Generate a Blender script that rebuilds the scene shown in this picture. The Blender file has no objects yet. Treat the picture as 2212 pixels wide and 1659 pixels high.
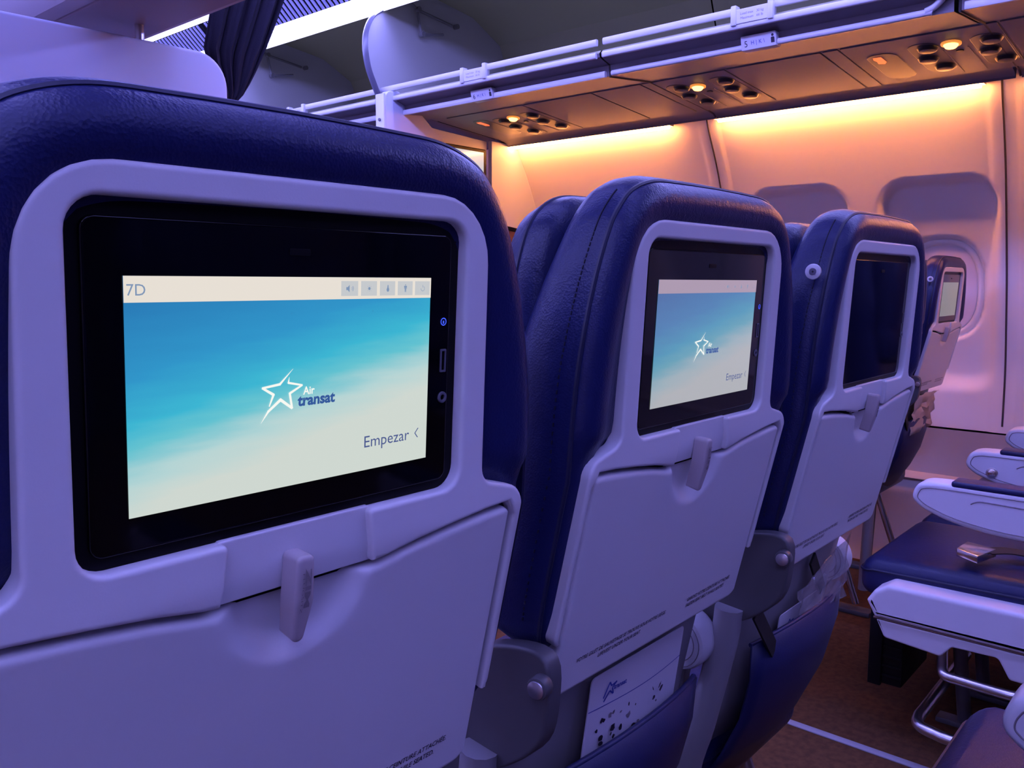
import bpy, bmesh, math, random
from mathutils import Vector, Matrix
from math import sin, cos, pi, radians, sqrt, tan
random.seed(7)
SC = bpy.context.scene
C = SC.collection
H = 1.05                      # camera height above the cabin floor

# ------------------------------------------------------------------ camera
cam = bpy.data.cameras.new('camera'); cam_o = bpy.data.objects.new('camera', cam); C.objects.link(cam_o)
cam.sensor_fit = 'HORIZONTAL'; cam.sensor_width = 36.0; cam.lens = 36.0 * 1836.4 / 2212.0
cam.clip_start = 0.01; cam.clip_end = 60
_y, _p, _r = radians(48.955), radians(6.8437), radians(-.1437)
_fw = Vector((sin(_y)*cos(_p), cos(_y)*cos(_p), -sin(_p))); _rt = Vector((cos(_y), -sin(_y), 0)); _dn = _fw.cross(_rt)
_r2 = _rt*cos(_r) + _dn*sin(_r); _d2 = -_rt*sin(_r) + _dn*cos(_r)
cam_o.matrix_world = Matrix(((_r2.x, -_d2.x, -_fw.x, 0), (_r2.y, -_d2.y, -_fw.y, 0), (_r2.z, -_d2.z, -_fw.z, H), (0, 0, 0, 1)))
SC.camera = cam_o
# ------------------------------------------------------------------ world, exposure, light strengths
w = bpy.data.worlds.new('cabin_world'); SC.world = w; w.use_nodes = True
w.node_tree.nodes['Background'].inputs[0].default_value = (.02, .02, .05, 1)
w.node_tree.nodes['Background'].inputs[1].default_value = 0.0
SC.view_settings.view_transform = 'Standard'; SC.view_settings.look = 'None'
SC.view_settings.exposure = 0.0; SC.view_settings.gamma = 1.0; SC.view_settings.use_curve_mapping = False
SC.cycles.use_denoising = True; SC.cycles.max_bounces = 8; SC.cycles.diffuse_bounces = 5
SC.cycles.sample_clamp_indirect = 20
BLUE = (.268, .266, 1.0)       # colour of the ceiling wash
LENS = 43.0                   # bright lens of the ceiling wash
LENS2 = 40.0                  # lens of the unseen wash lights added on the centre bins
PANEL_GLOW = 2.0                  # glow put into the white panels around the lens
ORANGE = (1.0, .33, .085)
STRIP = 92.0                  # warm strip above the windows

# ------------------------------------------------------------------ helpers
def link(o): C.objects.link(o); return o
def empty(name, loc=(0, 0, 0), rz=0):
    o = bpy.data.objects.new(name, None); o.location = loc; o.rotation_euler = (0, 0, rz); o.empty_display_size = .05
    return link(o)
def tag(o, label, cat, group=None):
    o['label'] = label; o['category'] = cat
    if group: o['group'] = group
    return o
def struct(o): o['kind'] = 'structure'; return o
def mk(name, verts, faces, mat, parent=None, smooth=None, uv=None):
    me = bpy.data.meshes.new(name); me.from_pydata([tuple(v) for v in verts], [], faces); me.validate()
    bm = bmesh.new(); bm.from_mesh(me); bmesh.ops.recalc_face_normals(bm, faces=bm.faces); bm.to_mesh(me); bm.free()
    return fin(name, me, mat, parent, smooth)
def fin(name, me, mat, parent=None, smooth=None):
    if smooth is not None:
        for p in me.polygons: p.use_smooth = True
        me.set_sharp_from_angle(angle=radians(smooth))
    me.materials.append(mat)
    o = bpy.data.objects.new(name, me); o.parent = parent
    return link(o)
def from_bm(name, bm, mat, parent=None, smooth=None, recalc=True):
    if recalc: bmesh.ops.recalc_face_normals(bm, faces=bm.faces)
    me = bpy.data.meshes.new(name); bm.to_mesh(me); bm.free()
    return fin(name, me, mat, parent, smooth)
def box(name, a, b, mat, parent=None, bev=0.0, seg=2, rot=None, piv=None):
    bm = bmesh.new(); bmesh.ops.create_cube(bm, size=1)
    for v in bm.verts: v.co = Vector([(a[i]+b[i])/2 + v.co[i]*(b[i]-a[i]) for i in range(3)])
    if bev: bmesh.ops.bevel(bm, geom=bm.edges[:], offset=bev, segments=seg, profile=.5, affect='EDGES')
    if rot:
        m = Matrix.Rotation(rot[0], 4, rot[1]); pv = Vector(piv or [(a[i]+b[i])/2 for i in range(3)])
        for v in bm.verts: v.co = m @ (v.co-pv) + pv
    return from_bm(name, bm, mat, parent, 35 if bev else None)
def crom(pts, n=8, closed=False):
    P = [Vector(p) for p in pts]; out = []; N = len(P)
    for i in range(N if closed else N-1):
        if closed: p0, p1, p2, p3 = P[i-1], P[i], P[(i+1) % N], P[(i+2) % N]
        else: p0, p1, p2, p3 = P[max(i-1, 0)], P[i], P[i+1], P[min(i+2, N-1)]
        for k in range(n):
            t = k/n
            out.append(.5*((2*p1)+(-p0+p2)*t+(2*p0-5*p1+4*p2-p3)*t*t+(-p0+3*p1-3*p2+p3)*t**3))
    if not closed: out.append(P[-1])
    return out
def tube_data(pts, r, n=8, closed=False, flat=1.0):
    P = [Vector(p) for p in pts]; N = len(P); vs = []; fs = []; up = None
    for i, p in enumerate(P):
        a = P[i-1] if (i > 0 or closed) else p; b = P[(i+1) % N] if (i < N-1 or closed) else p
        t = (b-a).normalized()
        if up is None: up = Vector((0, 0, 1)) if abs(t.z) < .9 else Vector((1, 0, 0))
        s = t.cross(up).normalized(); up = s.cross(t).normalized()
        rr = r[i] if isinstance(r, (list, tuple)) else r
        for k in range(n):
            q = 2*pi*k/n; vs.append(p + s*(rr*cos(q)) + up*(rr*flat*sin(q)))
    m = N if closed else N-1
    for i in range(m):
        for k in range(n):
            a = i*n+k; b = i*n+(k+1) % n; c = ((i+1) % N)*n+(k+1) % n; d = ((i+1) % N)*n+k
            fs.append((a, b, c, d))
    if not closed: fs.append(tuple(range(n))); fs.append(tuple(range((N-1)*n, N*n)))
    return vs, fs
def tube(name, pts, r, mat, parent=None, n=8, closed=False, flat=1.0):
    v, f = tube_data(pts, r, n, closed, flat); return mk(name, v, f, mat, parent, 50)
def rpoly(pts, seg=6):
    """closed polygon of (x, y, radius) -> list of 2-D points with rounded corners"""
    out = []; N = len(pts)
    for i in range(N):
        p = Vector(pts[i][:2]); r = pts[i][2] if len(pts[i]) > 2 else 0
        a = Vector(pts[i-1][:2]); b = Vector(pts[(i+1) % N][:2])
        if r <= 0: out.append(p); continue
        da = (a-p).normalized(); db = (b-p).normalized(); ang = da.angle(db)
        if ang > pi-.02: out.append(p); continue
        L = min(r/tan(ang/2), .49*(a-p).length, .49*(b-p).length); rr = L*tan(ang/2)
        cen = p + (da+db).normalized()*(rr/sin(ang/2)); s = p+da*L-cen; e = p+db*L-cen
        tot = s.angle(e); sg = 1 if s.x*e.y-s.y*e.x > 0 else -1
        for k in range(seg+1):
            q = sg*tot*k/seg; out.append(cen+Vector((s.x*cos(q)-s.y*sin(q), s.x*sin(q)+s.y*cos(q))))
    return out
def area2(P): return sum(P[i-1].x*P[i].y-P[i].x*P[i-1].y for i in range(len(P)))
def inset(P, d):
    """offset a CCW loop inwards by d"""
    out = []; N = len(P)
    for i in range(N):
        e1 = (P[i]-P[i-1]); e2 = (P[(i+1) % N]-P[i])
        if e1.length < 1e-9: e1 = e2
        if e2.length < 1e-9: e2 = e1
        n1 = Vector((-e1.y, e1.x)).normalized(); n2 = Vector((-e2.y, e2.x)).normalized()
        n = (n1+n2); n = n.normalized() if n.length > 1e-6 else n1
        out.append(P[i]+n*(d/max(.5, n.dot(n1))))
    return out
def plate(name, outer, holes, w0, w1, bev, mat, parent, fmap, cuts=(), nb=4, back=False, smooth=40):
    """bevelled plate in (u,v), front at w1, skirt to w0; mapped to space by fmap(u,v,w)"""
    bm = bmesh.new(); loops = []
    for li, L in enumerate([outer]+list(holes)):
        L = [Vector(p[:2]) for p in L]
        if (area2(L) > 0) != (li == 0): L.reverse()
        rings = [(0, w0), (0, w1-bev)]
        for k in range(1, nb+1):
            q = pi/2*k/nb; rings.append((bev*(1-cos(q)), w1-bev+bev*sin(q)))
        rings.append((bev+max(.0004, bev*.25), w1))
        prev = None
        for d, ww in rings:
            pts = inset(L, d) if d else L
            vs = [bm.verts.new((p.x, p.y, ww)) for p in pts]
            if prev:
                for i in range(len(vs)):
                    j = (i+1) % len(vs); bm.faces.new((prev[i], prev[j], vs[j], vs[i]))
            prev = vs
        loops.append(prev)
    es = []
    for vs in loops:
        for i in range(len(vs)):
            e = bm.edges.get((vs[i], vs[(i+1) % len(vs)]))
            if e: es.append(e)
    bmesh.ops.triangle_fill(bm, use_beauty=True, use_dissolve=False, edges=es)
    for c in cuts: bmesh.ops.bisect_plane(bm, geom=bm.verts[:]+bm.edges[:]+bm.faces[:], plane_co=(0, c, 0), plane_no=(0, 1, 0))
    bmesh.ops.recalc_face_normals(bm, faces=bm.faces)
    for v in bm.verts: v.co = fmap(*v.co)
    return from_bm(name, bm, mat, parent, smooth)
def fillmesh(name, loops, mat, parent, fmap, z=0.0):
    bm = bmesh.new(); es = []
    for L in loops:
        vs = [bm.verts.new((p[0], p[1], z)) for p in L]
        es += [bm.edges.new((vs[i], vs[(i+1) % len(vs)])) for i in range(len(vs))]
    bmesh.ops.triangle_fill(bm, use_beauty=True, use_dissolve=False, edges=es)
    for v in bm.verts: v.co = fmap(*v.co)
    return from_bm(name, bm, mat, parent)
def text(name, s, size, fmap, mat, parent, align='LEFT', z=0.0, shear=0.0, bold=0.0, sx=1.0, lines=1.0):
    cu = bpy.data.curves.new(name, 'FONT'); cu.body = s; cu.size = size; cu.align_x = align; cu.shear = shear; cu.offset = bold
    cu.resolution_u = 3; cu.space_line = lines
    t = link(bpy.data.objects.new(name, cu)); dg = bpy.context.evaluated_depsgraph_get(); dg.update()
    me = bpy.data.meshes.new_from_object(t.evaluated_get(dg)); bpy.data.objects.remove(t); bpy.data.curves.remove(cu)
    for v in me.vertices: v.co = Vector(fmap(v.co.x*sx, v.co.y, z))
    me.materials.clear(); return fin(name, me, mat, parent)
def disc(name, cen, axis, r, h, mat, parent=None, n=20, bev=0.0, r2=None):
    """cylinder with its base at cen along axis"""
    bm = bmesh.new(); ax = Vector(axis).normalized()
    q = ax.to_track_quat('Z', 'Y').to_matrix().to_4x4()
    bmesh.ops.create_cone(bm, cap_ends=True, segments=n, radius1=r, radius2=r if r2 is None else r2, depth=h, matrix=Matrix.Translation(Vector(cen)+ax*h/2) @ q)
    if bev:
        ed = [e for e in bm.edges if len(e.link_faces) == 2 and e.calc_face_angle() > .6]
        bmesh.ops.bevel(bm, geom=ed, offset=bev, segments=2, profile=.5, affect='EDGES')
    return from_bm(name, bm, mat, parent, 40)
def copy_tree(o, parent=None):
    c = o.copy(); C.objects.link(c); c.parent = parent
    for ch in [x for x in o.children]: copy_tree(ch, c)
    return c
def smoothstep(a, b, x):
    t = max(0, min(1, (x-a)/(b-a))); return t*t*(3-2*t)

# ------------------------------------------------------------------ materials
def mat(name, col, rough=.5, metal=0.0, emit=None, es=0.0, spec=.5, bump=None, noise=None, coat=0.0):
    m = bpy.data.materials.new(name); m.use_nodes = True; nt = m.node_tree; b = nt.nodes['Principled BSDF']
    b.inputs['Base Color'].default_value = (*col, 1); b.inputs['Roughness'].default_value = rough
    b.inputs['Metallic'].default_value = metal; b.inputs['Specular IOR Level'].default_value = spec
    b.inputs['Coat Weight'].default_value = coat
    if emit: b.inputs['Emission Color'].default_value = (*emit, 1); b.inputs['Emission Strength'].default_value = es
    tc = None
    if bump or noise:
        tc = nt.nodes.new('ShaderNodeTexCoord')
    if noise:   # (scale, amount, second colour)
        n = nt.nodes.new('ShaderNodeTexNoise'); n.inputs['Scale'].default_value = noise[0]; n.inputs['Detail'].default_value = 4
        nt.links.new(tc.outputs['Object'], n.inputs['Vector'])
        mx = nt.nodes.new('ShaderNodeMix'); mx.data_type = 'RGBA'; mx.inputs[6].default_value = (*col, 1); mx.inputs[7].default_value = (*noise[2], 1)
        mr = nt.nodes.new('ShaderNodeMapRange'); mr.inputs[1].default_value = .35; mr.inputs[2].default_value = .65; mr.inputs[4].default_value = noise[1]
        nt.links.new(n.outputs[0], mr.inputs[0]); nt.links.new(mr.outputs[0], mx.inputs[0]); nt.links.new(mx.outputs[2], b.inputs['Base Color'])
    if bump:    # (kind, scale, strength, distance)
        if bump[0] == 'voronoi':
            n = nt.nodes.new('ShaderNodeTexVoronoi'); n.inputs['Scale'].default_value = bump[1]; out = n.outputs['Distance']
        else:
            n = nt.nodes.new('ShaderNodeTexNoise'); n.inputs['Scale'].default_value = bump[1]; n.inputs['Detail'].default_value = 3; out = n.outputs[0]
        nt.links.new(tc.outputs['Object'], n.inputs['Vector'])
        bp = nt.nodes.new('ShaderNodeBump'); bp.inputs['Strength'].default_value = bump[2]; bp.inputs['Distance'].default_value = bump[3]
        nt.links.new(out, bp.inputs['Height']); nt.links.new(bp.outputs[0], b.inputs['Normal'])
    return m
def leather_mat(name, col, rough):
    """grain cells plus stretched wrinkles"""
    m = mat(name, col, rough, spec=.32); nt = m.node_tree; b = nt.nodes['Principled BSDF']
    tc = nt.nodes.new('ShaderNodeTexCoord')
    v = nt.nodes.new('ShaderNodeTexVoronoi'); v.inputs['Scale'].default_value = 620
    n = nt.nodes.new('ShaderNodeTexNoise'); n.inputs['Scale'].default_value = 110; n.inputs['Detail'].default_value = 5; n.inputs['Distortion'].default_value = .6
    mp = nt.nodes.new('ShaderNodeMapping'); mp.inputs['Scale'].default_value = (1.5, 1, 1); mp.inputs['Rotation'].default_value = (.5, .9, .3)
    nt.links.new(tc.outputs['Object'], v.inputs['Vector']); nt.links.new(tc.outputs['Object'], mp.inputs['Vector']); nt.links.new(mp.outputs[0], n.inputs['Vector'])
    ad = nt.nodes.new('ShaderNodeMath'); ad.operation = 'MULTIPLY_ADD'; ad.inputs[1].default_value = .35
    nt.links.new(v.outputs['Distance'], ad.inputs[0]); nt.links.new(n.outputs[0], ad.inputs[2])
    bp = nt.nodes.new('ShaderNodeBump'); bp.inputs['Strength'].default_value = .30; bp.inputs['Distance'].default_value = .0016
    nt.links.new(ad.outputs[0], bp.inputs['Height']); nt.links.new(bp.outputs[0], b.inputs['Normal'])
    return m
def emis(name, col, s=1.0):
    return mat(name, (.02, .02, .02), .3, emit=col, es=s)
M = {}
M['plastic'] = mat('white_plastic', (.61, .60, .64), .42, bump=('noise', 900, .06, .0006))
M['plastic2'] = mat('light_grey_plastic', (.52, .50, .54), .45, bump=('noise', 700, .05, .0006))
M['shell'] = mat('grey_lower_shell', (.26, .25, .27), .5)
M['latch'] = mat('grey_latch_plastic', (.40, .35, .37), .4)
M['leather'] = leather_mat('navy_leather', (.009, .0135, .076), .36)
M['leather_side'] = leather_mat('navy_leather_smooth', (.012, .016, .070), .33)
M['pipe'] = mat('dark_piping', (.006, .008, .04), .5)
M['stitch'] = mat('navy_thread', (.004, .005, .022), .8)
M['black'] = mat('black_plastic', (.004, .004, .005), .4, spec=.15)
M['gloss'] = mat('black_glass', (.002, .002, .003), .06, spec=.30)
M['dark'] = mat('dark_gap', (.004, .004, .006), .8, spec=.1)
M['metal'] = mat('brushed_metal', (.62, .60, .62), .28, metal=1.0)
M['chrome'] = mat('polished_buckle_metal', (.8, .76, .74), .18, metal=1.0)
M['greymetal'] = mat('grey_painted_metal', (.075, .072, .080), .42, bump=('noise', 300, .05, .0005))
M['wall'] = mat('cabin_wall_plastic', (.84, .77, .74), .5, bump=('noise', 500, .04, .0006))
M['wall2'] = mat('lower_wall_vinyl', (.46, .40, .38), .55, bump=('noise', 400, .08, .0008))
M['shade'] = mat('window_shade_plastic', (.80, .70, .70), .45)
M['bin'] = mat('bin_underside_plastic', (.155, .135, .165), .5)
M['bin_in'] = mat('bin_interior_grey', (.30, .30, .18), .6)
M['binend'] = mat('bin_end_grey', (.34, .34, .33), .55)
M['binwhite'] = mat('bin_white_trim', (.55, .55, .60), .35)
M['bracket'] = mat('dark_bracket_metal', (.12, .12, .12), .5)
M['edge'] = mat('grey_edge_trim', (.11, .11, .15), .3)
M['carpet'] = mat('dark_carpet', (.14, .062, .026), .95, spec=.1, noise=(60, 1.0, (.09, .042, .020)), bump=('noise', 800, .5, .003))
M['stripe'] = mat('floor_path_strip', (.34, .32, .35), .5)
M['divider'] = mat('divider_laminate', (.54, .56, .70), .45)
M['brown'] = mat('brown_laminate', (.16, .075, .055), .45, noise=(14, .8, (.09, .04, .035)))
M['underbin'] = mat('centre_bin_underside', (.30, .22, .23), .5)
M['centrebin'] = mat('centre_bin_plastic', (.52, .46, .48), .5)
M['curtain'] = mat('dark_navy_curtain', (.014, .012, .022), .9, spec=.15, bump=('noise', 350, .4, .002))
M['ceiling'] = mat('ceiling_white', (.78, .78, .82), .6)
M['ink'] = mat('dark_print', (.018, .014, .03), .6)
M['ink2'] = mat('grey_print', (.21, .18, .20), .6)
M['inkblue'] = mat('blue_print', (.03, .05, .32), .6)
M['paper'] = mat('card_paper', (.62, .60, .66), .4)
M['pocket'] = mat('navy_pocket_leather', (.010, .014, .075), .5, bump=('noise', 500, .15, .001))
M['strap'] = mat('black_webbing', (.006, .006, .007), .8)
M['belt'] = mat('dark_belt_webbing', (.020, .014, .014), .8, bump=('noise', 900, .4, .001))
M['bag'] = mat('clear_plastic_wrap', (.30, .27, .30), .12, spec=.8)
M['bag'].node_tree.nodes['Principled BSDF'].inputs['Alpha'].default_value = .38
M['crumple'] = mat('crumpled_paper_bag', (.46, .36, .30), .6)
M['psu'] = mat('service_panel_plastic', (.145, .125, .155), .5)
M['oval'] = mat('dark_smoked_oval', (.030, .024, .028), .35)
M['eyeball'] = mat('black_eyeball', (.010, .009, .010), .35)
M['seam'] = mat('dark_seam_rubber', (.05, .04, .045), .7)  # plain dark colour of the panel joints
M['lamp_on'] = emis('warm_reading_lamp', (1.0, .50, .10), 6.0)
M['lamp_ring'] = mat('amber_lamp_ring', (.6, .3, .1), .3, emit=(1, .33, .05), es=.8)
M['sign_on'] = emis('red_sign_glow', (1.0, .12, .03), 1.5)
M['lens'] = emis('ceiling_wash_lens', BLUE, LENS)
M['lens3'] = emis('centre_wash_lens', BLUE, 4.5)
M['lens2'] = emis('added_wash_lens', BLUE, LENS2)
M['panel_glow'] = mat('painted_panel_glow', (.8, .8, .84), .5, emit=(.62, .62, 1.0), es=PANEL_GLOW)  # emission put into plain white panels so they look strongly lit
M['warm'] = emis('warm_strip_light', ORANGE, STRIP)
M['grille'] = mat('grille_slat', (.30, .30, .42), .5)
M['led'] = emis('blue_led', (.05, .10, 1.0), 1.3)
M['port'] = mat('port_metal', (.10, .10, .13), .4)
M['scr_off'] = M['gloss']
M['scr_far'] = mat('pale_far_screen', (.01, .01, .01), .2, emit=(.42, .46, .44), es=.40)
M['s_head'] = mat('screen_header', (.005, .005, .005), .12, emit=(.80, .74, .66), es=1.0)
M['s_tile'] = mat('screen_tile', (.005, .005, .005), .12, emit=(.56, .58, .60), es=1.0)
M['s_icon'] = mat('screen_icon', (.005, .005, .005), .12, emit=(.21, .30, .46), es=1.0)
M['s_white'] = mat('screen_white', (.005, .005, .005), .12, emit=(.93, .94, .88), es=1.0)
M['s_navy'] = mat('screen_navy', (.005, .005, .005), .12, emit=(.035, .10, .32), es=1.0)
M['s_text'] = mat('screen_text', (.005, .005, .005), .12, emit=(.07, .10, .27), es=1.0)
def screen_mat(name, wash, tint, es=1.0):
    m = bpy.data.materials.new(name); m.use_nodes = True; nt = m.node_tree; b = nt.nodes['Principled BSDF']
    b.inputs['Base Color'].default_value = (.004, .004, .004, 1); b.inputs['Roughness'].default_value = .12
    uv = nt.nodes.new('ShaderNodeUVMap'); uv.uv_map = 'UVMap'; sp = nt.nodes.new('ShaderNodeSeparateXYZ'); nt.links.new(uv.outputs[0], sp.inputs[0])
    n = nt.nodes.new('ShaderNodeTexNoise'); n.inputs['Scale'].default_value = 5; n.inputs['Detail'].default_value = 5
    mp = nt.nodes.new('ShaderNodeMapping'); mp.inputs['Scale'].default_value = (.7, 3.0, 1); mp.inputs['Rotation'].default_value = (0, 0, .3)
    nt.links.new(uv.outputs[0], mp.inputs[0]); nt.links.new(mp.outputs[0], n.inputs['Vector'])
    def math(op, a, bb, cc=None):
        q = nt.nodes.new('ShaderNodeMath'); q.operation = op
        for i, x in enumerate((a, bb, cc)):
            if x is None: continue
            if isinstance(x, (int, float)): q.inputs[i].default_value = x
            else: nt.links.new(x, q.inputs[i])
        return q.outputs[0]
    t = math('MULTIPLY_ADD', sp.outputs[0], .40, sp.outputs[1])
    t = math('ADD', t, math('MULTIPLY_ADD', n.outputs[0], .14, -.07))
    r = nt.nodes.new('ShaderNodeValToRGB'); el = r.color_ramp.elements
    stops = [(.08, (.022, .19, .46)), (.42, (.030, .30, .58)), (.62, (.045, .46, .64)), (.72, (.13, .54, .63)), (.86, (.46, .66, .66)), (1.0, (.62, .68, .63)), (1.3, (.70, .71, .66))]
    el[0].position = stops[0][0]; el[0].color = (*stops[0][1], 1); el[1].position = 1; el[1].color = (*stops[5][1], 1)
    for p, c in stops[1:5]: e = el.new(p); e.color = (*c, 1)
    nt.links.new(t, r.inputs[0])
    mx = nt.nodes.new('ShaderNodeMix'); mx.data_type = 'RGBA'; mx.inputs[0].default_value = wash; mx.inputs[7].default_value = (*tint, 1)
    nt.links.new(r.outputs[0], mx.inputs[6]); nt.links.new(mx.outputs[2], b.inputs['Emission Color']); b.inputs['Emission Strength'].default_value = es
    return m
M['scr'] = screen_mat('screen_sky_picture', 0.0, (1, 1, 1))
M['scr_pale'] = screen_mat('screen_sky_painted_haze', .26, (.34, .22, .50), .78)  # paler tint painted in for glass reflections and the slanted view

# ------------------------------------------------------------------ cabin shell (z given relative to the camera, +H)
def extr(name, prof, y0, y1, mt, parent=None, smooth=30, close=False, ny=1):
    vs = []; fs = []; n = len(prof)
    for j in range(ny+1):
        y = y0+(y1-y0)*j/ny
        vs += [(x, y, z+H) for x, z in prof]
    for j in range(ny):
        for i in range(n if close else n-1):
            k = (i+1) % n; fs.append((j*n+i, j*n+k, (j+1)*n+k, (j+1)*n+i))
    if close: fs.append(tuple(range(n))); fs.append(tuple(range(ny*n, (ny+1)*n)))
    return mk(name, vs, fs, mt, parent, smooth)
YA, YB = -3.0, 4.6
XL = -1.98
fl = struct(box('floor', (XL, YA, -.06), (3.36, YB, 0), M['carpet']))
for x in (1.885,):
    vs = [(x, -.6), (x+.024, -.6), (x+.024, 1.25), (x, 1.25)]
    tr = struct(box('trim_1', (x, -.6, 0), (x+.022, 1.5, .004), M['stripe'], bev=.0015))
    tr['label'] = 'pale floor path marking strip along the aisle'
WP = [(.66, 2.985), (.60, 3.0), (.5, 3.07), (.38, 3.13), (.2, 3.20), (0, 3.27), (-.3, 3.345), (-.524, 3.36), (-.72, 3.35), (-1.05, 3.25)]
def xw(z):
    for (z0, x0), (z1, x1) in zip(WP, WP[1:]):
        if z <= z0 and z >= z1: return x0+(x1-x0)*(z0-z)/(z0-z1)
    return WP[0][1] if z > 0 else WP[-1][1]
_tab = [xw(.66-i*.01) for i in range(172)]
def xws(z):
    """smoothed wall profile"""
    f = (.66-z)/.01; s = 0; wsum = 0; f0 = int(math.floor(f))
    for k in range(-14, 16):
        i = min(171, max(0, f0+k)); g = math.exp(-(f0+k-f)**2/50); s += _tab[i]*g; wsum += g
    return s/wsum
BAYS = [(.80-.0, ), ]
WINS = [.848, 1.337, 1.86, 2.35, .36, -.13, -.64, -1.13]   # window centres along the fuselage
def rr(y, z, cy, cz, hw, hh, r):
    """signed distance to rounded rectangle, negative inside"""
    dx = abs(y-cy)-(hw-r); dz = abs(z-cz)-(hh-r)
    return sqrt(max(dx, 0)**2+max(dz, 0)**2)+min(max(dx, dz), 0)-r
def wall_x(y, z):
    x = xws(z); d = 0
    for c in WINS:
        if abs(y-c) < .3:
            s = rr(y, z, c, -.02, .195, .375, .095)
            top = .052*(1-smoothstep(-.36, .35, -z)*.55)
            soft = .022+.05*smoothstep(.28, -.1, z)
            d = max(d, top*smoothstep(0, -soft, s)) if s < 0 else d
            so = ((abs(y-c)/.142)**2.6+(abs(z+.02)/.184)**2.6)**(1/2.6)
            if so < 1: d += .024*smoothstep(1.0, .955, so)
    x += d
    for j in (.636, 1.63, -.36, -1.36):          # panel joints with flat border bands
        a = abs(y-j); x -= .007*(1-smoothstep(.034, .046, a))
    return x
ys = [YA+i*.1 for i in range(17)]+[-1.34+i*.0085 for i in range(0, 487)]+[2.9+i*.2 for i in range(9)]
ys = sorted(set(round(y, 4) for y in ys)); zs = [.655-i*.0085 for i in range(0, 140)]+[-.54]
zs = [z for z in zs if z > -.526]+[-.524]
vs = [(wall_x(y, z), y, z+H) for z in zs for y in ys]; n = len(ys)
fs = [(j*n+i, j*n+i+1, (j+1)*n+i+1, (j+1)*n+i) for j in range(len(zs)-1) for i in range(n-1)]
wr = struct(mk('wall_right', vs, fs, M['wall'], None, 60)); wr['label'] = 'cream sidewall with window recesses lit by the warm strip'
low = [(3.352, -.530), (3.354, -.60), (3.350, -.70), (3.328, -.712), (3.322, -.722), (3.336, -.732), (3.335, -.75), (3.30, -.93), (3.25, -1.05)]
lw = extr('lower_wall_panel', low, YA, YB, M['wall2'], wr, 40)
gp = extr('panel_gap', [(3.365, -.520), (3.37, -.535), (3.36, -.545)], YA, YB, M['dark'], wr)
for k, j in enumerate((.636, 1.63)):
    pts = [(wall_x(j, z)-.0008, j, z+H) for z in [.62-i*.02 for i in range(57)]]
    struct(tube('trim_%d' % (k+2), pts, .0032, M['seam'], None, 6))['label'] = 'dark joint between two sidewall panels'
def window(i, c):
    r = struct(empty('window_%d' % i, (xws(-.02)+.05, c, H-.02)))
    r['label'] = 'oval cabin window with its pale shade pulled down'
    vs = []; fs = []; N = 48
    prof = [(-.022, .020), (-.014, .010), (-.008, .006), (-.002, .007), (.004, .012)]  # (outset, x offset)
    for o, dx in prof:
        for k in range(N):
            q = 2*pi*k/N; cy = abs(cos(q))**(2/2.6)*(1 if cos(q) > 0 else -1); cz = abs(sin(q))**(2/2.6)*(1 if sin(q) > 0 else -1)
            y = (.126+o)*cy; z = (.168+o)*cz-.0
            vs.append((wall_x(c+y, z-.02)-.013+dx-r.location.x, y, z))
    for j in range(len(prof)-1):
        for k in range(N): fs.append((j*N+k, j*N+(k+1) % N, (j+1)*N+(k+1) % N, (j+1)*N+k))
    mk('window_frame', vs, fs, M['wall'], r, 60)
    vs = []; fs = []
    for a in range(7):
        for k in range(N):
            q = 2*pi*k/N; cy = abs(cos(q))**(2/2.6)*(1 if cos(q) > 0 else -1); cz = abs(sin(q))**(2/2.6)*(1 if sin(q) > 0 else -1)
            f = a/6; y = .108*f*cy; z = .150*f*cz
            vs.append((wall_x(c+y, z-.02)-.003-r.location.x, y, z))
    for j in range(6):
        for k in range(N): fs.append((j*N+k, j*N+(k+1) % N, (j+1)*N+(k+1) % N, (j+1)*N+k))
    mk('window_shade', vs, fs, M['shade'], r, 60)
    zz = -.136
    disc('shade_handle', (wall_x(c, zz-.02)-.018-r.location.x, 0, zz), (1, 0, 0), .016, .018, M['plastic'], r, 20, .004)
for i, c in enumerate(WINS): window(i+1, c)
# warm strips above the windows, valance hides them from the aisle
def wall_light(y0, y1, label):
    t = empty('wall_light', (2.979, (y0+y1)/2, H+.5925)); L = (y1-y0)/2
    extr_l = [(-.030, .010), (-.030, .026), (.004, .026), (.004, .010)]
    vs = [(x, s*L, z) for s in (-1, 1) for x, z in extr_l]
    mk('light_housing', vs, [(0, 1, 5, 4), (1, 2, 6, 5), (2, 3, 7, 6), (0, 1, 2, 3), (4, 5, 6, 7)], M['plastic2'], t)
    tube('light_tube', [(-.013, -L+.01, .008), (-.013, L-.01, .008)], .008, M['warm'], t, 10)
    return tag(t, label, 'light', 'warm strip lights above the windows')
wall_light(1.765, 2.66, 'glowing orange strip light beside the bulkhead, above the hidden window')
wall_light(.675, 1.575, 'glowing orange strip light above the pair of window recesses')
wall_light(-.36, .55, 'glowing orange strip light above the row behind the armrests')

# left and end walls, ceiling (close the cabin)
struct(extr('wall_left', [(2*.69-x, z) for z, x in [(1.3, 2.9)]+WP], YA, YB, M['wall']))
struct(box('wall_back', (XL, YA-.05, 0), (3.4, YA, 2.45), M['curtain']))
struct(box('wall_front', (XL, YB, 0), (3.4, YB+.05, 2.45), M['divider']))
struct(extr('ceiling', [(-.62, 1.262), (.69, 1.34), (2.0, 1.262), (2.35, 1.24), (3.3, 1.2)], YA, YB, M['ceiling']))
struct(extr('ceiling', [(-.62, 1.262), (-1.0, 1.24), (-1.95, 1.2)], YA, YB, M['ceiling']))

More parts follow.
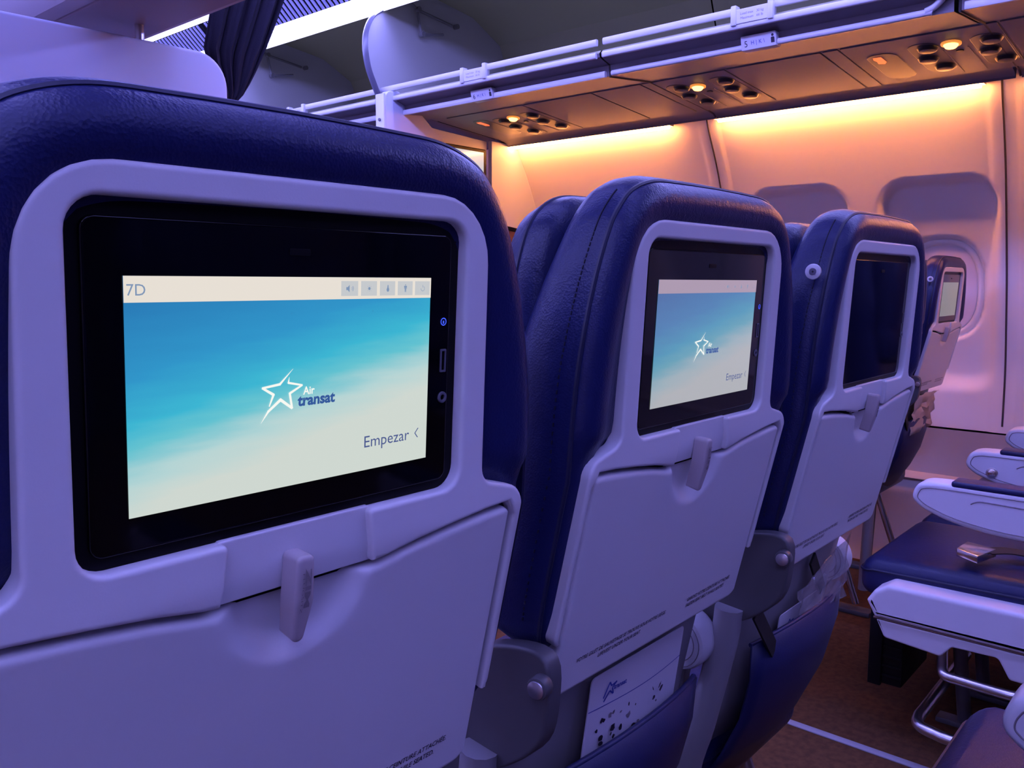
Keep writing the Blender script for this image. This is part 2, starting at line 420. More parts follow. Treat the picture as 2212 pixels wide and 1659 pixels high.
# ------------------------------------------------------------------ ceiling wash: inclined panels above the bins
CP0, CP1 = Vector((1.95, 1.25)), Vector((2.205, 1.012))
def cp(t, off=0.0):
    d = (CP1-CP0); nrm = Vector((-.65, -.76)); q = CP0+d*t+nrm*off
    return q.x, q.y
def ceiling_module(y0, y1, label, mirror=False):
    t = empty('ceiling_light', (0, (y0+y1)/2, 0)); L = (y1-y0)/2-.004
    mx = (lambda x: 2*.69-x) if mirror else (lambda x: x)
    def strip(name, t0, t1, off, mt, th=.006, a=-L, b=L):
        (x0, z0), (x1, z1) = cp(t0, off), cp(t1, off); (x2, z2), (x3, z3) = cp(t1, off-th), cp(t0, off-th)
        P = [(mx(x), z) for x, z in ((x0, z0), (x1, z1), (x2, z2), (x3, z3))]
        vs = [(x, y, z+H) for y in (a, b) for x, z in P]
        return mk(name, vs, [(0, 1, 2, 3), (4, 5, 6, 7), (0, 1, 5, 4), (1, 2, 6, 5), (2, 3, 7, 6), (3, 0, 4, 7)], mt, t)
    strip('glowing_panel', 0, .46, 0, M['panel_glow'])
    strip('grille_backing', .46, .79, -.004, M['dark'])
    strip('light_lens', .83, .97, .004, M['lens'], .008)
    strip('lens_frame', .79, 1.0, 0, M['panel_glow'], .01)
    if not mirror and y1 > 1.4:
        for k in range(34):
            yy = -L+.03+k*(2*L-.06)/33
            strip('slat', .47, .78, .002, M['grille'], .004, yy-.0075, yy+.0075)
    return tag(t, label, 'ceiling light', 'bright ceiling wash panels')
for k in range(6):
    y0 = -1.50+k*1.03
    ceiling_module(y0, y0+1.03, 'bright bluish ceiling wash panel with air grille above the open bins' if y0 > 1.2 else 'bright bluish ceiling wash panel over the aisle')
    ceiling_module(y0, y0+1.03, 'bright bluish ceiling wash panel over the far aisle', True)

def added_wash(y0, y1, label, mirror=False):  # unseen lamps added to bring violet light to the sidewall and armrests
    t = empty('added_wash_light', (0, (y0+y1)/2, 0)); L = (y1-y0)/2-.006
    mx = (lambda x: 2*.69-x) if mirror else (lambda x: x)
    def bx(name, x0, x1, z0, z1, mt, m=0.0):
        a, b = sorted((mx(x0), mx(x1))); return box(name, (a, -L+m, z0+H), (b, L-m, z1+H), mt, t)
    bx('housing', 1.233, 1.255, 1.075, 1.235, M['panel_glow']); bx('light_lens', 1.255, 1.263, 1.095, 1.215, M['lens2'], .02)
    return tag(t, label, 'ceiling light', 'unseen wash lights added on top of the centre bins')
for k in range(6):
    y0 = -1.50+k*1.03
    added_wash(y0, y0+1.03, 'unseen bluish wash light added on top of the centre bin facing the windows')
    added_wash(y0, y0+1.03, 'unseen bluish wash light added on top of the centre bin facing the far aisle', True)
# ------------------------------------------------------------------ overhead bins on the window side
UNDER = [(2.195, .690), (2.198, .679), (2.21, .675), (2.235, .668), (2.246, .664), (2.250, .632), (2.48, .655), (2.88, .6235), (2.915, .618), (2.934, .608), (2.938, .6015), (2.942, .608), (2.944, .634), (2.99, .645)]
INNER = [(2.195, .690), (2.205, .700), (2.24, .703), (2.82, .735), (2.90, .80), (2.925, .90), (2.87, 1.02), (2.70, 1.10), (2.40, 1.135), (2.28, 1.11), (2.215, 1.020)]
FRONT = [(2.215, 1.020), (2.165, .985), (2.135, .93), (2.128, .87), (2.140, .80), (2.165, .745), (2.195, .690)]  # bulging front edge of an end panel
def overhead_bin(y0, y1, label, tip=False, lat=None, row=None, end=False):
    t = empty('overhead_bin', (0, 0, 0)); g = .003
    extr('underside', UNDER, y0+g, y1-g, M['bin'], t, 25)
    extr('interior', INNER, y0+g, y1-g, M['bin_in'], t, 40)
    # end panel at the far end, with its dark edge trim following the bulge
    for ye in ((y1-.012, ) if end else ()):
        loop = INNER[1:]+FRONT[1:-1]
        vs = [(x, y, z+H) for y in (ye-.004, ye+.008) for x, z in loop]; n = len(loop)
        mk('end_panel', vs, [tuple(range(n)), tuple(range(n, 2*n))]+[(i, (i+1) % n, n+(i+1) % n, n+i) for i in range(n)], M['binend'], t)
        pts = crom([(x-.003, ye+.002, z+H) for x, z in FRONT], 6)
        tube('edge_trim', pts, .017, M['edge'], t, 8, flat=.35)
        for (a, b) in (((2.27, 1.10), (2.36, 1.05)), ((2.36, 1.05), (2.38, .96)), ((2.36, 1.05), (2.55, 1.03)), ((2.38, .96), (2.50, .985))):
            tube('hinge_arm', [(a[0], ye-.03, a[1]+H), (b[0], ye-.03, b[1]+H)], .0055, M['bracket'], t, 6)
        for p in ((2.36, 1.05), (2.38, .96), (2.57, 1.03)):
            disc('hinge_bolt', (p[0], ye-.045, p[1]+H), (0, 1, 0), .010, .02, M['bracket'], t, 10)
    # rails
    a = y0+.012; b = y1-.012
    up = (2.195, .722)
    def rail(name, x, z, r, cut):
        segs = [(a, lat-.052), (lat+.052, b)] if (cut and lat) else [(a, b)]
        for s0, s1 in segs:
            extr(name, [(x-.006, z-r*.6), (x-.004, z-r), (x+.004, z-r), (x+.006, z-r*.6), (x+.006, z+r*.6), (x+.004, z+r), (x-.004, z+r), (x-.006, z+r*.6)], s0, s1, M['binwhite'], t, 60, True)
    rail('upper_rail', up[0], up[1], .0095, True); rail('middle_rail', 2.193, .683, .0085, False)
    if tip:
        pts = crom([(2.243, b, .638+H), (2.243, a+.12, .638+H), (2.241, a+.05, .642+H), (2.232, a+.018, .656+H), (2.215, a+.004, .672+H), (2.196, a, .688+H)], 6)
        tube('lower_rail', pts, .0085, M['binwhite'], t, 10)
    else: rail('lower_rail', 2.243, .638, .009, False)
    if lat:
        f = lambda u, v, ww: (2.190-ww, lat-u, .705+H+v)
        lp = plate('latch_plate', rpoly([(-.048, -.019, .003), (.048, -.019, .003), (.048, .019, .003), (-.048, .019, .003)]), [], -.012, .006, .002, M['binwhite'], t, f)
        for s in (-1, 1): box('latch_end', (2.180, lat+s*.052-.008, .695+H-.012), (2.205, lat+s*.052+.008, .735+H), M['binwhite'], lp, .003)
        text('latch_print', 'Load max   30 kg\nMaximum   66 lb', .0095, lambda u, v, ww: f(u, v+.003, .0066), M['ink2'], lp, 'CENTER', lines=1.2)
    if row:
        yl = lat
        f2 = lambda u, v, ww: (2.234-.28*v-ww*.9, yl-u, .647+H+v)
        q = plate('row_label', rpoly([(-.05, -.020, .003), (.05, -.020, .003), (.05, .016, .003), (-.05, .016, .003)]), [], -.02, .008, .002, M['binwhite'], t, f2)
        text('row_number', row, .022, lambda u, v, ww: f2(u-.035, v-.012, .0086), M['ink'], q, 'CENTER')
        for k in range(4):
            text('seat_mark', 'H|K\\J'[k], .014, lambda u, v, ww, k=k: f2(u-.016+k*.011, v-.008, .0086), M['inkblue'], q, 'CENTER')
        fillmesh('person_mark', [[(.036, -.012), (.046, -.012), (.046, .0), (.044, .002), (.038, .002), (.036, .0)]], M['ink'], q, lambda u, v, ww: f2(u, v, .0086))
        fillmesh('person_mark', [[(.041+.0035*cos(k*pi/5), .0065+.0035*sin(k*pi/5)) for k in range(10)]], M['ink'], q, lambda u, v, ww: f2(u, v, .0086))
    return tag(t, label, 'overhead bin', 'open overhead bins on the window side')
overhead_bin(-2.6, -.44, 'open overhead bin over the rows behind')
overhead_bin(-.44, .575, 'open overhead bin beside the rounded rail end')
overhead_bin(.585, 1.56, 'open overhead bin with load limit plate and row label 5', True, 1.065, '5')
overhead_bin(1.56, 2.59, 'open overhead bin next to the divider with hinge arms', False, 2.083, '6', True)
overhead_bin(2.59, 3.62, 'open overhead bin beyond the divider', False, 3.115, None, True)
overhead_bin(3.62, 4.55, 'open overhead bin farthest beyond the divider', False, 4.1, None)
# open doors of the bins, folded up in front of the ceiling wash
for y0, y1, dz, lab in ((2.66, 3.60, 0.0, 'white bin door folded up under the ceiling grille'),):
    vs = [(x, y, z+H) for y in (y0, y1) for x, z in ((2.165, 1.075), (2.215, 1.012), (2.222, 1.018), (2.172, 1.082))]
    tag(mk('bin_door', vs, [(0, 1, 2, 3), (4, 5, 6, 7), (0, 1, 5, 4), (1, 2, 6, 5), (2, 3, 7, 6), (3, 0, 4, 7)], M['panel_glow']), lab, 'bin door')  # door given its own glow in place of bright light falling on it

# ------------------------------------------------------------------ passenger service panels under the bins
def pz(x): return .655+(x-2.48)*(.6235-.655)/.40
def on_psu(x, y, off=0.0): return (x-.078*off, y, pz(x)+H-off)
def psu_map(xc, yc):
    return lambda u, v, ww: on_psu(xc+v, yc+u, ww)
def eyeball_group(t, xc, yc, L, W, n):
    f = psu_map(xc, yc)
    o = plate('light_recess', rpoly([(-W, -L, W*.9), (W, -L, W*.9), (W, L, W*.9), (-W, L, W*.9)], 8), [], -.01, .004, .002, M['oval'], t, f)
    for k in range(n):
        d = -L+.045+k*(2*L-.09)/(n-1) if n > 1 else 0
        p = f((.012 if k % 2 else -.010), d, .003)
        e = disc('eyeball', p, (-.08, 0, -1), W*.74, .010, M['eyeball'], o, 16, .002, W*.55)
def service_panel(yc, y0, y1, ovals, lamp, sign, label):
    t = empty('service_panel', (0, 0, 0))
    f = psu_map(2.68, (y0+y1)/2)
    plate('panel', rpoly([(-(y1-y0)/2+.003, -.196, .004), ((y1-y0)/2-.003, -.196, .004), ((y1-y0)/2-.003, .192, .004), (-(y1-y0)/2+.003, .192, .004)]), [], -.004, .003, .0015, M['psu'], t, f)
    for (x, y) in ovals: eyeball_group(t, x, y, .135, .040, 3)
    p = on_psu(lamp[0], lamp[1], .003)
    disc('lamp_ring', p, (-.08, 0, -1), .026, .006, M['lamp_ring'], t, 20, .002)
    disc('lamp_bulb', on_psu(lamp[0], lamp[1], .008), (-.08, 0, -1), .020, .010, M['lamp_on'], t, 18, .003, .013)
    disc('call_button', on_psu(lamp[0]+.075, lamp[1]-.004, .003), (-.08, 0, -1), .010, .003, M['oval'], t, 12)
    for s in (-1, 1): tube('panel_ridge', [on_psu(lamp[0]+.05, lamp[1]+s*.030, .003), on_psu(2.85, lamp[1]+s*.030, .003)], .0018, M['psu'], t, 6)
    if sign:
        o = plate('sign_window', rpoly([(-.042, -.125, .036), (.042, -.125, .036), (.042, .125, .036), (-.042, .125, .036)], 8), [], -.01, .004, .002, M['oval'], t, psu_map(sign[0], sign[1]))
        g = psu_map(sign[0]-.072, sign[1]+.012)
        fillmesh('lit_sign', [[(-.012, -.03), (.010, -.032), (.014, -.012), (.010, .004), (.012, .026), (-.004, .034), (-.013, .018)]], M['sign_on'], o, lambda u, v, ww: g(u, v, .0048))
    return tag(t, label, 'service panel', 'passenger service panels under the bins')
service_panel(.73, .545, .945, [(2.68, .748), (2.685, .592)], (2.578, .676), (2.70, .865), 'service panel with red lit sign and round glowing lamp beside the panel seam')
service_panel(1.45, 1.295, 1.60, [(2.675, 1.512), (2.67, 1.350)], (2.587, 1.443), None, 'service panel with glowing lamp and no sign window')
service_panel(2.3, 2.115, 2.52, [(2.715, 2.335), (2.70, 2.178)], (2.597, 2.258), (2.69, 2.425), 'service panel with red lit sign close to the bulkhead')
def blank_panel(y0, y1, label):
    f = psu_map(2.68, (y0+y1)/2); h = (y1-y0)/2
    return tag(plate('blank_panel', rpoly([(-h+.003, -.196, .004), (h-.003, -.196, .004), (h-.003, .192, .004), (-h+.003, .192, .004)]), [], -.004, .003, .0015, M['psu'], None, f), label, 'ceiling panel', 'blank panels between the service panels')
blank_panel(.945, .995, 'narrow blank filler panel beside the red lit sign'); blank_panel(.995, 1.295, 'blank panel between the seam and the signless service panel')
blank_panel(1.60, 1.80, 'blank panel on the aft side of the bin seam'); blank_panel(1.80, 2.115, 'blank panel beside the bulkhead service panel')
blank_panel(-.2, .545, 'long blank panel aft of the twin lamp service panel')
for k, y in enumerate((.575, 1.56)):
    struct(tube('trim_%d' % (k+6), [(x, y, z+H-.001) for x, z in UNDER[4:10]], .0035, M['seam'], None, 6))['label'] = 'dark joint between two bin undersides'

# ------------------------------------------------------------------ centre bins, dividers, curtain
def center_bin(x0, x1, label):
    t = empty('centre_bin', (0, 0, 0))
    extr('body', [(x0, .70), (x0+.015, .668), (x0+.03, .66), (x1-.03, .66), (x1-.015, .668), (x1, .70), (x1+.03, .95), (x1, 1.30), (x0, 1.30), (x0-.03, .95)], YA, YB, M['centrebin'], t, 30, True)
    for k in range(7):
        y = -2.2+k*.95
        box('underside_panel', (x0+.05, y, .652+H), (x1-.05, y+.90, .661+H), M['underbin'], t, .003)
    return tag(t, label, 'overhead bin', 'closed centre bins')
center_bin(.89, 1.20, 'closed centre bin with brownish underside above the divider')
center_bin(.18, .49, 'closed centre bin on the far side of the bright gap')
lp = box('light_lens', (.53, -2.5, .93+H), (.85, 4.4, .94+H), M['lens3']); lp.name = 'centre_light_panel'
tag(lp, 'bright bluish light panel between the two centre bins', 'ceiling light')

def wall_panel(name, pts, y, th, mt, parent=None, bev=.006):
    f = lambda u, v, ww: (u, y-ww, v+H)
    return plate(name, pts, [], -th, 0, bev, mt, parent, f)
dv = empty('cabin_divider', (.7, 2.2, 0)); 
def dvf(u, v, ww): return (u-.7, -ww, v+H)
plate('panel', rpoly([(.02, -1.049, .01), (1.322, -1.049, .01), (1.322, .618, .085), (.02, .600, .085)], 10), [], -.03, 0, .008, M['divider'], dv, dvf)
for x in (1.085, .32): disc('post', (x-.7, .015, .61+H), (0, 0, 1), .011, .055, M['metal'], dv, 14)
tag(dv, 'tall pale divider panel with rounded top corner ahead of the middle seats', 'divider')
# curtain tied back beside the divider
vs = []; fs = []; NU, NV = 61, 16
for j in range(NV+1):
    t_ = j/NV; z = .505+(1.12-.505)*t_
    xa = 1.375+(.025)*t_; xb = 1.392+.235*min(1, t_*1.30)**.72
    if t_ < .25: xa = 1.372-.06*smoothstep(0, .25, t_)
    else: xa = 1.312+.115*(t_-.25)/.75
    for i in range(NU):
        s = i/(NU-1); amp = .006+.014*t_
        vs.append((xa+(xb-xa)*s, 2.30+amp*sin(s*pi*9+.6*t_)+.35*amp*sin(s*pi*23+2*t_), z+H))
fs = [(j*NU+i, j*NU+i+1, (j+1)*NU+i+1, (j+1)*NU+i) for j in range(NV) for i in range(NU-1)]
cu = mk('curtain', vs, fs, M['curtain'], None, 80)
sol = cu.modifiers.new('cloth_thickness', 'SOLIDIFY'); sol.thickness = .004
tag(cu, 'dark navy curtain gathered and tied behind the divider', 'curtain')
# divider on the window side and the bulkhead behind it
rd = empty('side_divider', (2.5, 2.50, 0))
def rdf(u, v, ww): return (u-2.5, -ww, v+H)
plate('panel', rpoly([(2.150, -1.049, .01), (2.60, -1.049, .01), (2.60, .42, .05), (2.50, .53, .08), (2.38, .61, .06), (2.275, .690, .05), (2.215, .712, .03), (2.150, .705, .03)], 8), [], -.032, 0, .005, M['divider'], rd, rdf)
box('edge_strip', (2.140-2.5, -.002, .001), (2.150-2.5, .045, .695+H), M['binwhite'], rd, .003)
disc('screw', (2.139-2.5, .02, .60+H), (-1, 0, 0), .006, .004, M['bracket'], rd, 10)
tag(rd, 'pale side divider with sloping shoulder under the open bins', 'divider')
bh = empty('bulkhead', (2.7, 2.62, 0))
def bhf(u, v, ww): return (u-2.7, -ww, v+H)
plate('front_panel', rpoly([(2.3, .24), (2.835, .24), (2.835, .615), (2.3, .64)]), [], -.02, 0, .002, M['divider'], bh, bhf)
q = Vector((1.0, 0.0))
def bha(u, v, ww): return (2.835-2.7+u*q.x, -.03-ww, v+H)
plate('angled_panel', rpoly([(0, .262), (.46, .215), (.46, .30), (.305, .50, .1), (.25, .575, .04), (.12, .615), (0, .615)]), [], -.02, 0, .002, M['divider'], bh, bha)
plate('trim_rail', rpoly([(0, .246), (.46, .199), (.46, .214), (0, .261)]), [], -.02, .006, .002, M['black'], bh, bha)
plate('trim_rail', rpoly([(2.3, .222), (2.835, .222), (2.835, .238), (2.3, .238)]), [], -.02, .006, .002, M['black'], bh, bhf)
plate('lower_panel', rpoly([(0, -1.049), (.44, -1.049), (.44, .20), (0, .245)]), [], -.02, 0, .002, M['brown'], bh, bha)
plate('lower_panel', rpoly([(2.3, -1.049), (2.835, -1.049), (2.835, .22), (2.3, .22)]), [], -.02, 0, .002, M['brown'], bh, bhf)
tag(bh, 'bulkhead with orange lit upper panel and brown lower panel', 'bulkhead')
mo = empty('wall_monitor', (2.7, 2.615, 0))
plate('frame', rpoly([(2.45, .36, .008), (2.805, .36, .008), (2.805, .575, .008), (2.45, .575, .008)]), [], -.004, .02, .004, M['black'], mo, bhf)
plate('screen', rpoly([(2.47, .375), (2.787, .375), (2.787, .56), (2.47, .56)]), [], .019, .0215, .0005, M['s_tile'], mo, bhf)
tag(mo, 'black framed wall monitor on the bulkhead', 'monitor')

# ------------------------------------------------------------------ airline seats
T1, T2, VB = radians(3.2), radians(13.0), -.15
def S(u, v, w=0.0):
    """seat back surface: u across, v along the surface, w out towards the passenger behind"""
    def pn(t): return Vector((0, -cos(t), -sin(t)))
    if v >= VB:
        t = T1; p = Vector((u, -sin(t)*v, cos(t)*v))
    else:
        t = T2; p = Vector((u, -sin(T1)*VB, cos(T1)*VB))+Vector((0, sin(t)*(VB-v), -cos(t)*(VB-v)))
    k = smoothstep(VB-.02, VB+.02, v); tn = T2+(T1-T2)*k
    p = p+pn(tn)*w; p.z += H
    return p
CUTS = (-.162, -.156, -.15, -.144, -.138)
HALF = [(0, .0815), (.06, .0808), (.100, .0790), (.128, .0705), (.144, .0575), (.156, .040), (.170, .004), (.180, -.035), (.187, -.08), (.190, -.14), (.190, -.22), (.188, -.275), (.178, -.305), (.14, -.318), (0, -.322)]
def mirror_loop(half, n=6):
    r = crom([(x, y, 0) for x, y in half], n); r = [Vector((p.x, p.y)) for p in r]
    l = [Vector((-p.x, p.y)) for p in reversed(r[1:-1])]
    L = r+l
    if area2(L) < 0: L.reverse()
    return L
def loft(name, L, rings, mt, parent, wfun=None, cap0=False, cap1=True, smooth=75):
    vs = []; fs = []; n = len(L)
    for d, ww in rings:
        for p, b in zip(inset(L, d), L):
            q = wfun(b.y, ww, d) if wfun else ww
            vs.append(S(p.x, p.y, q))
    for j in range(len(rings)-1):
        for i in range(n): fs.append((j*n+i, j*n+(i+1) % n, (j+1)*n+(i+1) % n, (j+1)*n+i))
    for on, base in ((cap0, 0), (cap1, (len(rings)-1)*n)):
        if on:
            cp_ = sum((vs[base+i] for i in range(n)), Vector())/n; vs.append(cp_)
            for i in range(n): fs.append((base+i, base+(i+1) % n, len(vs)-1))
    return mk(name, vs, fs, mt, parent, smooth)
LEATHER = mirror_loop(HALF)
HEAD = mirror_loop([(0, .067), (.07, .0665), (.118, .064), (.146, .050), (.160, .028), (.170, -.01), (.174, -.06), (.174, -.15), (.168, -.215), (.14, -.235), (0, -.24)])
def wback(v, ww, d):
    k = .75+.55*smoothstep(.08, -.12, v)
    if ww < -.012: return -.012+(ww+.012)*k
    if d > .001: return ww-(.010*smoothstep(-.112, -.140, v))
    return ww
FRAME = None
def topcurve(u):
    a = abs(u)
    P = [(0, -.1645), (.036, -.1645), (.046, -.1650), (.055, -.1640), (.080, -.1592), (.11, -.1552), (.142, -.1520), (.170, -.1505)]
    for (a0, v0), (a1, v1) in zip(P, P[1:]):
        if a <= a1: return v0+(v1-v0)*(a-a0)/(a1-a0)
    return P[-1][1]
def make_seat(screen='on', number=None, knob=False):
    t = empty('airline_seat')
    # leather shell with rolled edge
    rings = [(.064, -.012), (.046, -.007), (.033, -.002), (.026, .0015), (.018, .0030), (.011, .0020), (.005, -.002), (.0015, -.0065), (.0, -.010), (.0008, -.0125),
             (-.0018, -.017), (-.004, -.025), (-.0048, -.036), (-.0038, -.048), (-.0005, -.058), (.006, -.066), (.018, -.071), (.05, -.072)]
    sb = loft('seat_back', LEATHER, rings, M['leather'], t, wback, True, True)
    pts = [S(p.x, p.y, -.0105) for p in LEATHER]
    tube('piping', pts, .0019, M['pipe'], sb, 6, True)
    # stitches on the side panel along the piping and on the roll next to the frame
    vs = []; fs = []; L2 = crom([(p.x, p.y, 0) for p in LEATHER], 3, True)
    for i in range(0, len(L2)-1, 2):
        for (d, ww) in ((-.0034, -.0225), ):
            a, b = L2[i], L2[i+1]
            if a.y < -.28 or a.y > .068: continue
            e = (b-a).normalized(); nn = Vector((-e.y, e.x, 0))
            pa = a+nn*d; pb = a+e*.0030+nn*d
            base = len(vs)
            for p in (pa, pb):
                for (o, q) in ((.0004, .0004), (-.0008, .0004), (-.0008, -.0004), (.0004, -.0004)):
                    r_ = p+nn*o; vs.append(S(r_.x, r_.y, wback(a.y, ww, d)+q))
            fs += [(base, base+1, base+5, base+4), (base+1, base+2, base+6, base+5), (base+2, base+3, base+7, base+6), (base+3, base, base+4, base+7), (base, base+1, base+2, base+3), (base+4, base+5, base+6, base+7)]
    st = mk('stitching', vs, fs, M['stitch'], sb); st['kind'] = 'stuff'
    hr = loft('headrest', HEAD, [(.05, -.060), (.004, -.066), (-.001, -.076), (-.002, -.086), (.0005, -.097), (.006, -.109), (.016, -.119), (.032, -.126), (.06, -.129)], M['leather_side'], t, None, True, True)
    tube('piping', [S(p.x, p.y, -.090) for p in inset(HEAD, -.0012)], .0019, M['pipe'], hr, 6, True)
    # white plastic frame: one loop that runs round the opening and down both sides of the tray
    R = [(0, .0500), (.134, .0500, .040), (.1365, -.1275, .012), (.1775, -.1385, .017), (.1775, -.292, .012), (.1715, -.302, .002)]
    gap = .0044
    ups = [(.1713, -.158, 0)]+[(u, topcurve(u)+gap, 0) for u in (.164, .142, .11, .080, .058)]
    notch = [(.0475, topcurve(.0475)+gap, .002), (.0435, -.1275, .003)]
    op = [(.1148, -.1275, .014), (.1148, .0350, .015)]
    right = R[1:]+ups+notch+op
    loop = right+[(-x[0],)+tuple(x[1:]) for x in reversed(right)]
    fr = plate('back_frame', rpoly(loop, 7), [], -.012, .001, .0026, M['plastic'], t, S, CUTS)
    plate('latch_recess', rpoly([(-.056, -.1612), (.056, -.1612), (.047, -.1268, .002), (-.047, -.1268, .002)]), [], -.012, -.0042, .001, M['plastic'], fr, S, CUTS)
    plate('gap_shade_sheet', rpoly([(-.170, -.30), (.170, -.30), (.172, -.146), (.125, -.137), (.125, .04), (-.125, .04), (-.125, -.137), (-.172, -.146)]), [], -.0125, -.0105, .0005, M['dark'], fr, S, CUTS)  # black sheet that puts shade into the gap around the tray
    # tray table
    bv = .0042; NU_, NV_ = 84, 70
    us = [-.1672+.3344*(.5-.5*cos(pi*i/NU_)) if False else -.1672+.3344*i/NU_ for i in range(NU_+1)]
    ee = [0, .0008, .0018, .003, .0045]
    us = sorted(set([-.1672+e for e in ee]+[.1672-e for e in ee]+[u for u in us if abs(u) < .162]))
    tt = sorted(set([e/.2 for e in ee]+[1-e/.2 for e in ee]+[i/NV_ for i in range(2, NV_-1)]))
    def vtop(u):
        d = .1672-abs(u); r = .007
        return topcurve(u)-(r-sqrt(max(0, r*r-(r-d)**2)) if d < r else 0)
    def vbot(u):
        d = .1672-abs(u); r = .014
        return -.3545+(r-sqrt(max(0, r*r-(r-d)**2)) if d < r else 0)
    vs = []; n = len(us); grid = []
    for k in tt:
        for u in us:
            v0, v1 = vtop(u), vbot(u); v = v0+(v1-v0)*k
            d = min(v0-v, v-v1, .1672-abs(u)); ww = 0
            if d < bv: ww = -(bv-sqrt(max(0, bv*bv-(bv-d)**2)))
            r = sqrt((u/.0500)**2+((v+.158)/.0490)**2)
            ww -= .0100*smoothstep(1.0, .66, r)
            vs.append(S(u, v, ww))
    fs = [(j*n+i, j*n+i+1, (j+1)*n+i+1, (j+1)*n+i) for j in range(len(tt)-1) for i in range(n-1)]
    edge = list(range(n))+[j*n+n-1 for j in range(1, len(tt))]+[(len(tt)-1)*n+i for i in range(n-2, -1, -1)]+[j*n for j in range(len(tt)-2, 0, -1)]
    b0 = len(vs)
    for e in edge: vs.append(vs[e]+Vector((0, .012, .002)))
    for i in range(len(edge)):
        j = (i+1) % len(edge); fs.append((edge[i], edge[j], b0+j, b0+i))
    fs.append(tuple(range(b0, b0+len(edge))))
    tr_ = mk('tray_table', vs, fs, M['plastic'], t, 60)
    def tm(u0, v0): return lambda x, y, z: S(u0+x, v0+y, .0003)
    text('notice', 'VOTRE GILET DE SAUVETAGE SE TROUVE SOUS VOTRE SIÈGE.', .0056, tm(-.1385, -.3262), M['ink'], tr_, shear=.18, bold=.00008, sx=.94)
    text('notice', 'LIFEVEST UNDER YOUR SEAT.', .0056, tm(-.105, -.3330), M['ink'], tr_, shear=.18, bold=.00008, sx=.94)
    text('notice', 'GARDEZ VOTRE CEINTURE ATTACHÉE.', .0056, tm(.0485, -.3262), M['ink'], tr_, shear=.18, bold=.00008, sx=.94)
    text('notice', 'FASTEN SEAT BELT WHILE SEATED.', .0056, tm(.0485, -.3330), M['ink'], tr_, shear=.18, bold=.00008, sx=.94)
    # latch
    lt = plate('tray_latch', rpoly([(-.0105, -.1402, .003), (.0002, -.1402, .003), (.0010, -.165, .03), (-.0020, -.1895, .004), (-.0082, -.1895, .004), (-.0112, -.165, .03)], 6), [], -.004, .0092, .0020, M['latch'], t, lambda u, v, ww: S(u, v, ww+.0015*(1-((v+.165)/.025)**2)), ())
    zf = lambda x, y, z: S(-.0058+y*.62, -.1468-x, .0108+.0015*(1-((-.1465-x+.165)/.025)**2)-.0013)
    text('latch_print', 'ZIM', .0078, zf, M['ink2'], lt, bold=.00028, sx=1.62)
    zg = lambda x, y, z: S(-.0078+y*.6, -.1480-x, .0108+.0015*(1-((-.1475-x+.165)/.025)**2)-.0013)
    text('latch_print', 'FLUGSITZ', .0030, zg, M['latch'] if False else M['ink2'], lt, sx=1.7)
    # seat-back monitor
    mo_ = plate('monitor', rpoly([(-.117, -.1285, .012), (.117, -.1285, .012), (.117, .037, .012), (-.117, .037, .012)]), [], -.016, -.0072, .0005, M['black'], t, S)
    plate('glass', rpoly([(-.1070, -.1215, .006), (.1070, -.1215, .006), (.1070, .0270, .006), (-.1070, .0270, .006)]), [], -.009, -.0048, .0009, M['gloss'], mo_, S)
    f = lambda u, v, ww: S(u, v, -.0046+ww)
    plate('sensor', rpoly([(-.0065, .0125, .001), (.0060, .0125, .001), (.0060, .0160, .001), (-.0065, .0160, .001)]), [], -.001, .0002, .0001, M['black'], mo_, f)
    A = lambda a, b, z=.0: S(-.090+.180*a, .0020-.1076*b, -.0044+z)
    if screen != 'off':
        me = bpy.data.meshes.new('screen'); nn_ = 8
        vs = [A(i/nn_, j/nn_) for j in range(nn_+1) for i in range(nn_+1)]
        fs = [(j*(nn_+1)+i, j*(nn_+1)+i+1, (j+1)*(nn_+1)+i+1, (j+1)*(nn_+1)+i) for j in range(nn_) for i in range(nn_)]
        me.from_pydata([tuple(v) for v in vs], [], fs); uvl = me.uv_layers.new(name='UVMap')
        for lp_ in me.loops: k = lp_.vertex_index; uvl.data[lp_.index].uv = ((k % (nn_+1))/nn_, (k//(nn_+1))/nn_)
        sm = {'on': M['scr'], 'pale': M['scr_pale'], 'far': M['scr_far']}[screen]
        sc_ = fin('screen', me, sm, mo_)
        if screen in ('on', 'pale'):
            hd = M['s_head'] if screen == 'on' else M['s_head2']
            A1 = lambda u, v, ww: A(u, v, .0003); A2 = lambda u, v, ww: A(u, v, .0006); A3 = lambda u, v, ww: A(u, v, .0009)
            fillmesh('screen_header', [[(0, 0), (1, 0), (1, .107), (0, .107)]], hd, mo_, A1)
            fw_ = lambda u0, v0, k=A2: (lambda x, y, z: k(u0+x/.180, v0-y/.1076, 0))
            if number: text('seat_number', number, .0072, fw_(.0045, .0785), M['s_icon'] if True else None, mo_, sx=1.0)
            if screen == 'on':
                for (a0, a1) in ((.6378, .7005), (.7114, .7728), (.7841, .8456), (.8563, .9186), (.9287, .9929)):
                    fillmesh('icon_tile', [[(a0, .018), (a1, .018), (a1, .0915), (a0, .0915)]], M['s_tile'], mo_, A2)
            I = (lambda cx: (lambda pts: [(cx+x/18, .055+y/10.76) for x, y in pts]))
            ic = M['s_icon']
            fillmesh('speaker_icon', [I(.664)([(-.16, -.08), (-.06, -.08), (.06, -.2), (.06, .2), (-.06, .08), (-.16, .08)])], ic, mo_, A3)
